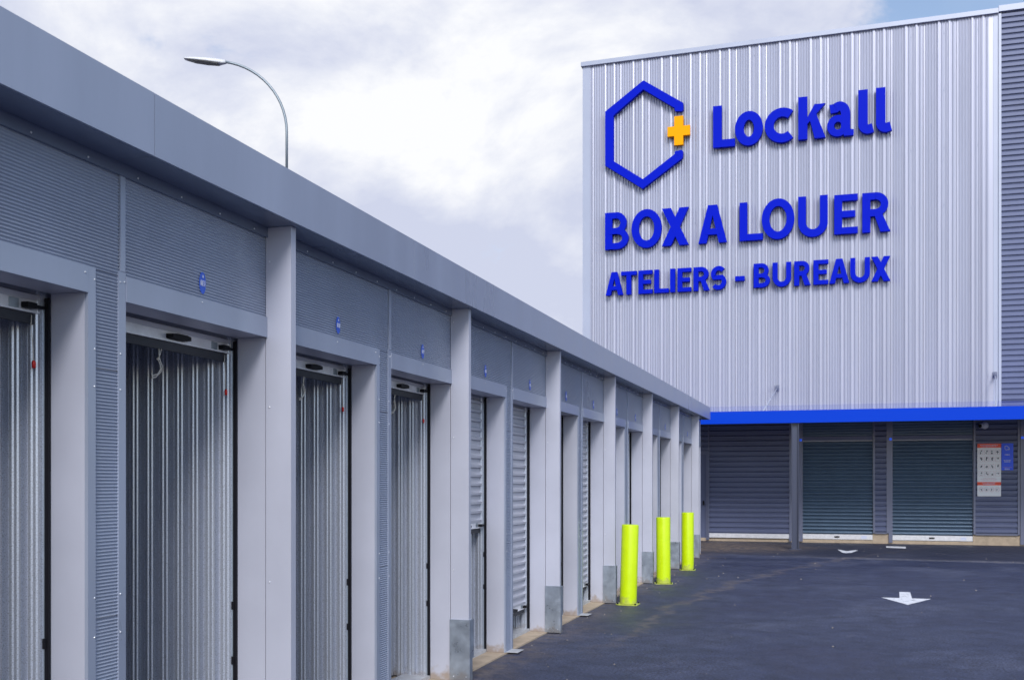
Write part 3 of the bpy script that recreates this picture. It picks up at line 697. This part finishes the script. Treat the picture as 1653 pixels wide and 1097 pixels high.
sign_line('lettering_sign', 'blue raised letters reading BOX A LOUER in the middle of the facade', 'sign',
    [('B', -6.451, -5.76, Z2, H2), ('O', -5.685, -4.83, Z2 - .01, H2 + .03), ('X', -4.824, -4.07, Z2, H2), ('A', -3.802, -3.02, Z2, H2), ('L', -2.674, -2.05, Z2, H2), ('O', -2.079, -1.215, Z2 - .01, H2 + .045), ('U', -1.116, -.345, Z2 - .005, H2 + .045), ('E', -.181, .42, Z2 + .01, H2), ('R', .535, 1.24, Z2 + .005, H2)], Z2, H2, .205)
Z3, H3 = 6.965, .655
l3 = [('A', -6.435, -5.93), ('T', -5.991, -5.54), ('E', -5.489, -5.09), ('L', -5.038, -4.63), ('I', -4.59, -4.45), ('E', -4.383, -4.0), ('R', -3.937, -3.49), ('S', -3.46, -3.03), ('-', -2.796, -2.54), ('B', -2.296, -1.85), ('U', -1.791, -1.30), ('R', -1.22, -.79), ('E', -.717, -.33), ('A', -.307, .205), ('U', .229, .73), ('X', .763, 1.24)]
sign_line('lettering_sign', 'smaller blue raised letters reading ATELIERS - BUREAUX, lowest line on the facade', 'sign',
    [(c_, a, b, (Z3 if c_ != '-' else 7.18), (H3 if c_ != '-' else .125)) for c_, a, b in l3], Z3, H3, .132)
lg = thing('logo_sign', 'open blue hexagon logo with an amber plus sign on its right side', 'sign', (-5.3, 29.87, 9.95))
O_ = [(-4.235, 10.70), (-5.369, 9.93), (-6.447, 10.68), (-6.447, 12.22), (-5.345, 12.99), (-4.225, 12.235)]
I_ = [(-4.457, 10.83), (-5.362, 10.20), (-6.206, 10.785), (-6.206, 12.085), (-5.351, 12.735), (-4.457, 12.115)]
m = MB(); n0 = len(m.v); k_ = len(O_)
for a, b in zip(O_, I_): m.v += [(a[0], TF, a[1]), (b[0], TF, b[1]), (a[0], TB, a[1]), (b[0], TB, b[1])]
for i in range(k_ - 1):
    A = n0 + 4 * i; B = A + 4
    m.face([A, A + 1, B + 1, B]); m.face([A + 2, B + 2, B + 3, A + 3]); m.face([A, B, B + 2, A + 2]); m.face([A + 1, A + 3, B + 3, B + 1])
m.face([n0, n0 + 2, n0 + 3, n0 + 1]); E_ = n0 + 4 * (k_ - 1); m.face([E_, E_ + 1, E_ + 3, E_ + 2])
m.prism([(-4.455, 12.125), (-4.227, 12.23), (-4.222, 12.04), (-4.26, 12.005), (-4.44, 12.02), (-4.465, 12.06)], lambda a, b: (a, TF - .003, b), lambda a, b: (a, TB, b))
m.prism([(-4.455, 10.82), (-4.465, 10.87), (-4.44, 10.905), (-4.26, 10.92), (-4.228, 10.88), (-4.237, 10.71)], lambda a, b: (a, TF - .003, b), lambda a, b: (a, TB, b))
m.build('hexagon', 'letter', lg)
m = MB(); x0, x1, xa, xb = -4.664, -4.035, -4.475, -4.225
m.prism([(x0, 11.33), (xa, 11.33), (xa, 11.07), (xb, 11.07), (xb, 11.33), (x1, 11.33), (x1, 11.60), (xb, 11.60), (xb, 11.88), (xa, 11.88), (xa, 11.60), (x0, 11.60)], lambda a, b: (a, TF, b), lambda a, b: (a, TB, b))
m.build('plus', 'yellow', lg)

# ------------------------------------------------------------------ notice boards on the right pier
bd = thing('notice_board', 'white notice board of small pictograms with red bands, on the dark ribbed wall', 'notice board', (3.657, 29.9, 1.273))
bx0, bx1, bz0, bz1 = 3.375, 3.939, 1.273, 2.634; BY = 29.93
m = MB(); m.box(bx0, bx1, BY, BY + .02, bz0, bz1); m.build('panel', 'board_white', bd)
for za, zb_ in ((bz1 - .105, bz1), (bz0 + .285, bz0 + .37)): m = MB(); m.box(bx0, bx1, BY - .003, BY - .0002, za, zb_); m.build('red_band', 'board_red', bd)
m = MB()
for zz, n in ((bz1 - .04, 12), (bz1 - .075, 10), (bz0 + .345, 9), (bz0 + .315, 8)):
    w = n * .036; x = (bx0 + bx1) / 2 - w / 2
    for i in range(n): m.box(x, x + random.uniform(.015, .030), BY - .0045, BY - .0031, zz - .008, zz + .008); x += .036
m.build('heading_text', 'ink_white', bd)
for r_ in range(4):
    for c_ in range(4):
        cx = bx0 + .085 + c_ * .132; cz = bz1 - .22 - r_ * .185
        p = MB()
        for q in ((cx - .045, cx + .045, cz + .058, cz + .062), (cx - .045, cx + .045, cz - .062, cz - .058), (cx - .049, cx - .0451, cz - .062, cz + .062), (cx + .0451, cx + .049, cz - .062, cz + .062)): p.box(q[0], q[1], BY - .003, BY - .0002, q[2], q[3])
        p.mat(1)
        for j in range(4):
            a = random.uniform(-.025, .012); b = random.uniform(-.045, .02); w = random.uniform(.012, .034); h = random.uniform(.012, .045)
            p.box(cx + a, cx + a + w, BY - .004 - j * .0006, BY - .0002, cz + b, cz + b + h)
        p.build('pictogram', ['ink_pink', 'ink'], bd)
for c_ in range(4):
    cx = bx0 + .09 + c_ * .128; cz = bz0 + .175; p = MB()
    pts = arc(cx, cz, .048, .055, 0, 360, 20)[:-1]; L, R = offs(pts, .007, True); n0 = len(p.v)
    for a, b in zip(L, R): p.v += [(a[0], BY - .003, a[1]), (b[0], BY - .003, b[1])]
    for i in range(20): p.face([n0 + 2 * i, n0 + 2 * i + 1, n0 + (2 * i + 3) % 40, n0 + (2 * i + 2) % 40])
    p.mat(1)
    for j in range(3):
        a = random.uniform(-.02, .005); b = random.uniform(-.03, .01); p.box(cx + a, cx + a + .02, BY - .004 - j * .0006, BY - .0002, cz + b, cz + b + .025)
    p.build('prohibition_sign', ['ink_pink', 'ink'], bd)
m = MB()
for i in range(3):
    w = (.34, .40, .30)[i]; m.box((bx0 + bx1) / 2 - w / 2, (bx0 + bx1) / 2 + w / 2, BY - .003, BY - .0002, bz0 + .41 + i * .03, bz0 + .417 + i * .03)
m.build('small_print', 'ink_pink', bd)
b2 = thing('blue_board', 'small blue information board with white print, right of the white notice board', 'sign board', (4.087, 29.9, 1.945))
m = MB(); m.box(3.949, 4.228, BY - .004, BY + .02, 1.945, 2.640); m.build('panel', 'board_blue', b2)
m = MB(); yy = BY - .0055
for seg in (((4.03, 2.50), (4.03, 2.56), (4.07, 2.575)), ((4.07, 2.575), (4.125, 2.53), (4.14, 2.48), (4.10, 2.475)), ((4.03, 2.50), (4.06, 2.46), (4.12, 2.50))):
    L, R = offs(list(seg), .011, False); n0 = len(m.v)
    for a, b in zip(L, R): m.v += [(a[0], yy, a[1]), (b[0], yy, b[1])]
    for i in range(len(L) - 1): m.face([n0 + 2 * i, n0 + 2 * i + 1, n0 + 2 * i + 3, n0 + 2 * i + 2])
m.build('logo', 'ink_white', b2)
m = MB()
for zz, n, h in ((2.345, 5, .014), (2.20, 7, .010), (2.165, 6, .010), (1.975, 5, .018)):
    w = n * .024; x = 4.0885 - w / 2
    for i in range(n): m.box(x, x + random.uniform(.012, .020), BY - .006, BY - .0042, zz - h, zz + h); x += .024
m.mat(1); m.box(3.98, 4.20, BY - .006, BY - .0042, 2.018, 2.024)
m.build('text_lines', ['ink_white', 'ink_pink'], b2)

# ------------------------------------------------------------------ security camera
cc_ = thing('security_camera', 'small white security camera with a black lens, just under the blue canopy', 'security camera', (3.52, 29.93, 3.09))
m = MB(); m.tube([(3.545, 29.94, 3.09), (3.545, 29.86, 3.09)], .075, 18); m.build('mount', 'white', cc_)
m = MB(); c0 = Vector((3.535, 29.79, 3.10)); rings = []
for i in range(9):
    a = math.pi * i / 8; rings.append((c0 + Vector((0, -math.cos(a) * .095, 0)), max(.004, .095 * math.sin(a))))
m.tube([r[0] for r in rings], [r[1] for r in rings], 18); m.build('dome', 'white', cc_)
m = MB(); m.tube([(3.50, 29.76, 3.095), (3.42, 29.70, 3.085)], .062, 16); m.build('housing', 'white', cc_)
m = MB(); m.tube([(3.421, 29.7005, 3.085), (3.410, 29.692, 3.0835)], .050, 16); m.build('lens', 'black', cc_)

# ------------------------------------------------------------------ bollards
def make_bollard(loc, label, lean=0.0, hh=1.075):
    t = thing('bollard', label, 'bollard', loc, 'fluorescent bollards along the storage row', local=True)
    m = MB(); R_ = .114; prof = [(0, .012), (R_, .012), (R_, hh - .012), (R_ - .004, hh - .003), (R_ - .012, hh), (.003, hh + .003)]
    m.tube([(0, 0, .012), (0, 0, .02), (0, 0, hh - .014), (0, 0, hh - .004), (0, 0, hh)], [R_, R_, R_, R_ - .003, R_ - .012], 48); m.build('post', 'bollard', t)
    m = MB(); c8 = .03; h = .145
    pts = [(-h + c8, -h), (h - c8, -h), (h, -h + c8), (h, h - c8), (h - c8, h), (-h + c8, h), (-h, h - c8), (-h, -h + c8)]
    m.prism(pts, lambda a, b: (a, b, .001), lambda a, b: (a, b, .0115)); m.build('base_plate', 'bollard', t)
    for a in (-1, 1):
        for b in (-1, 1):
            m = MB(); m.tube([(a * .118, b * .118, .0115), (a * .118, b * .118, .030)], .012, 6, smooth=False); m.build('anchor_bolt', 'black', t)
    return t
b1 = make_bollard((-2.74, 14.12, 0), 'nearest and largest fluorescent yellow bollard, leaning slightly, by a galvanised pillar foot')
b1.rotation_euler = (0, math.radians(1.6), 0)
r_ = dup(b1, (-2.755, 17.2, 0), 'middle fluorescent yellow bollard of the row, upright'); r_.rotation_euler = (0, math.radians(-0.3), 0.2)
r_ = dup(b1, (-2.75, 20.0, 0), 'farthest fluorescent yellow bollard, close to the end of the storage row'); r_.rotation_euler = (0, 0, 0.1)

# ------------------------------------------------------------------ street lamp
lp = thing('street_lamp', 'tall curved grey street lamp rising behind the storage row roof', 'street lamp', (-10.95, 19.6, 0))
ux = Vector((-math.cos(math.radians(17.2)), -math.sin(math.radians(17.2)), 0))      # towards the left of the photo
base = Vector((-10.95, 19.6, 0)); zt = 8.87
m = MB(); m.tube([base, base + Vector((0, 0, 3)), base + Vector((0, 0, 8.05))], [.085, .07, .034], 14); m.tube([base, base + Vector((0, 0, .05))], .2, 10); m.build('pole', 'pole', lp)
m = MB(); R_ = 1.46; pts = [base + Vector((0, 0, 8.0))] + [base + Vector((0, 0, zt)) + ux * (R_ - R_ * math.cos(a)) + Vector((0, 0, R_ * math.sin(a))) for a in [math.radians(x) for x in range(0, 88, 6)]]
top = pts[-1]
m.tube(pts, [.027] * len(pts), 12); m.tube([base + Vector((0, 0, 8.0)), base + Vector((0, 0, 8.09))], .036, 12); m.build('arm', 'pole', lp)
side = Vector((-ux.y, ux.x, 0))
def head_sec(s, w, hb, ht, z):
    c = top + ux * s + Vector((0, 0, z)); return [c + side * (-w) + Vector((0, 0, hb)), c + side * w + Vector((0, 0, hb)), c + side * w * .95 + Vector((0, 0, (hb + ht) / 2)), c + side * w * .5 + Vector((0, 0, ht)), c - side * w * .5 + Vector((0, 0, ht)), c - side * w * .95 + Vector((0, 0, (hb + ht) / 2))]
secs = [(-.05, .035, -.035, .035, 0), (.02, .05, -.045, .04, .0), (.10, .10, -.045, .045, .0), (.35, .13, -.030, .055, .01), (.60, .12, -.008, .058, .02), (.76, .08, .012, .052, .03), (.81, .05, .025, .045, .03)]
m = MB(); n0 = 0
for s in secs: m.v += [tuple(p) for p in head_sec(*s)]
for i in range(len(secs) - 1):
    for j in range(6): m.face([i * 6 + j, i * 6 + (j + 1) % 6, (i + 1) * 6 + (j + 1) % 6, (i + 1) * 6 + j], j > 0)
m.face(list(range(6))); m.face([(len(secs) - 1) * 6 + j for j in range(6)]); hd = m.build('lamp_head', 'lamp', lp)
m = MB(); ls = [(.10, .08, -.062, -.049, .0), (.35, .105, -.045, -.03, .01), (.60, .095, -.02, -.004, .02), (.74, .06, .008, .02, .03)]
for s in ls:
    c = top + ux * s[0] + Vector((0, 0, s[4])); m.v += [tuple(c - side * s[1] + Vector((0, 0, s[2]))), tuple(c + side * s[1] + Vector((0, 0, s[2]))), tuple(c + side * s[1] + Vector((0, 0, s[3]))), tuple(c - side * s[1] + Vector((0, 0, s[3])))]
for i in range(3):
    for j in range(4): m.face([i * 4 + j, i * 4 + (j + 1) % 4, (i + 1) * 4 + (j + 1) % 4, (i + 1) * 4 + j])
m.face([0, 1, 2, 3]); m.face([12, 13, 14, 15]); o = m.build('lens', 'lens', lp)

# ------------------------------------------------------------------ road markings
def marking(pts):
    m = MB(); m.prism(pts, lambda a, b: (a, b, .001), lambda a, b: (a, b, .004)); o = m.build('road_marking', 'road_paint'); o['kind'] = 'structure'; return o
marking([(.831, 16.91), (.789, 16.02), (.546, 16.02), (.849, 15.18), (1.201, 16.02), (.954, 16.02), (.983, 16.93)])
marking([(-.086, 27.0), (-.03, 26.95), (.13, 26.45), (.30, 26.88), (.385, 26.9), (.233, 25.95), (.09, 25.77), (.027, 25.9)])
marking([(1.091, 28.824), (1.561, 28.70), (1.53, 28.0), (1.08, 28.2)])

# loose grit and litter on the asphalt
m = MB()
for i in range(130):
    if i % 3: y = random.uniform(6, 29); x = random.uniform(-2.8, 6)
    else: y = random.uniform(6, 24); x = -3.0 + abs(random.gauss(0, .35))
    s = random.uniform(.004, .013) * (1.0 if y < 14 else 1.3); z = .002; a = random.uniform(0, 6)
    n0 = len(m.v); k_ = 6
    m.v += [(x + s * math.cos(a + j * math.pi / 3) * random.uniform(.7, 1.2), y + s * math.sin(a + j * math.pi / 3) * random.uniform(.7, 1.2), z) for j in range(6)] + [(x + s * .5 * math.cos(a + j * math.pi / 3), y + s * .5 * math.sin(a + j * math.pi / 3), z + s * .8) for j in range(6)]
    for j in range(6): m.face([n0 + j, n0 + (j + 1) % 6, n0 + 6 + (j + 1) % 6, n0 + 6 + j])
    m.face([n0 + 6 + j for j in range(6)])
o = m.build('gravel', 'grit'); o['kind'] = 'stuff'
for o in bpy.data.objects:
    if '_local' in o: del o['_local']
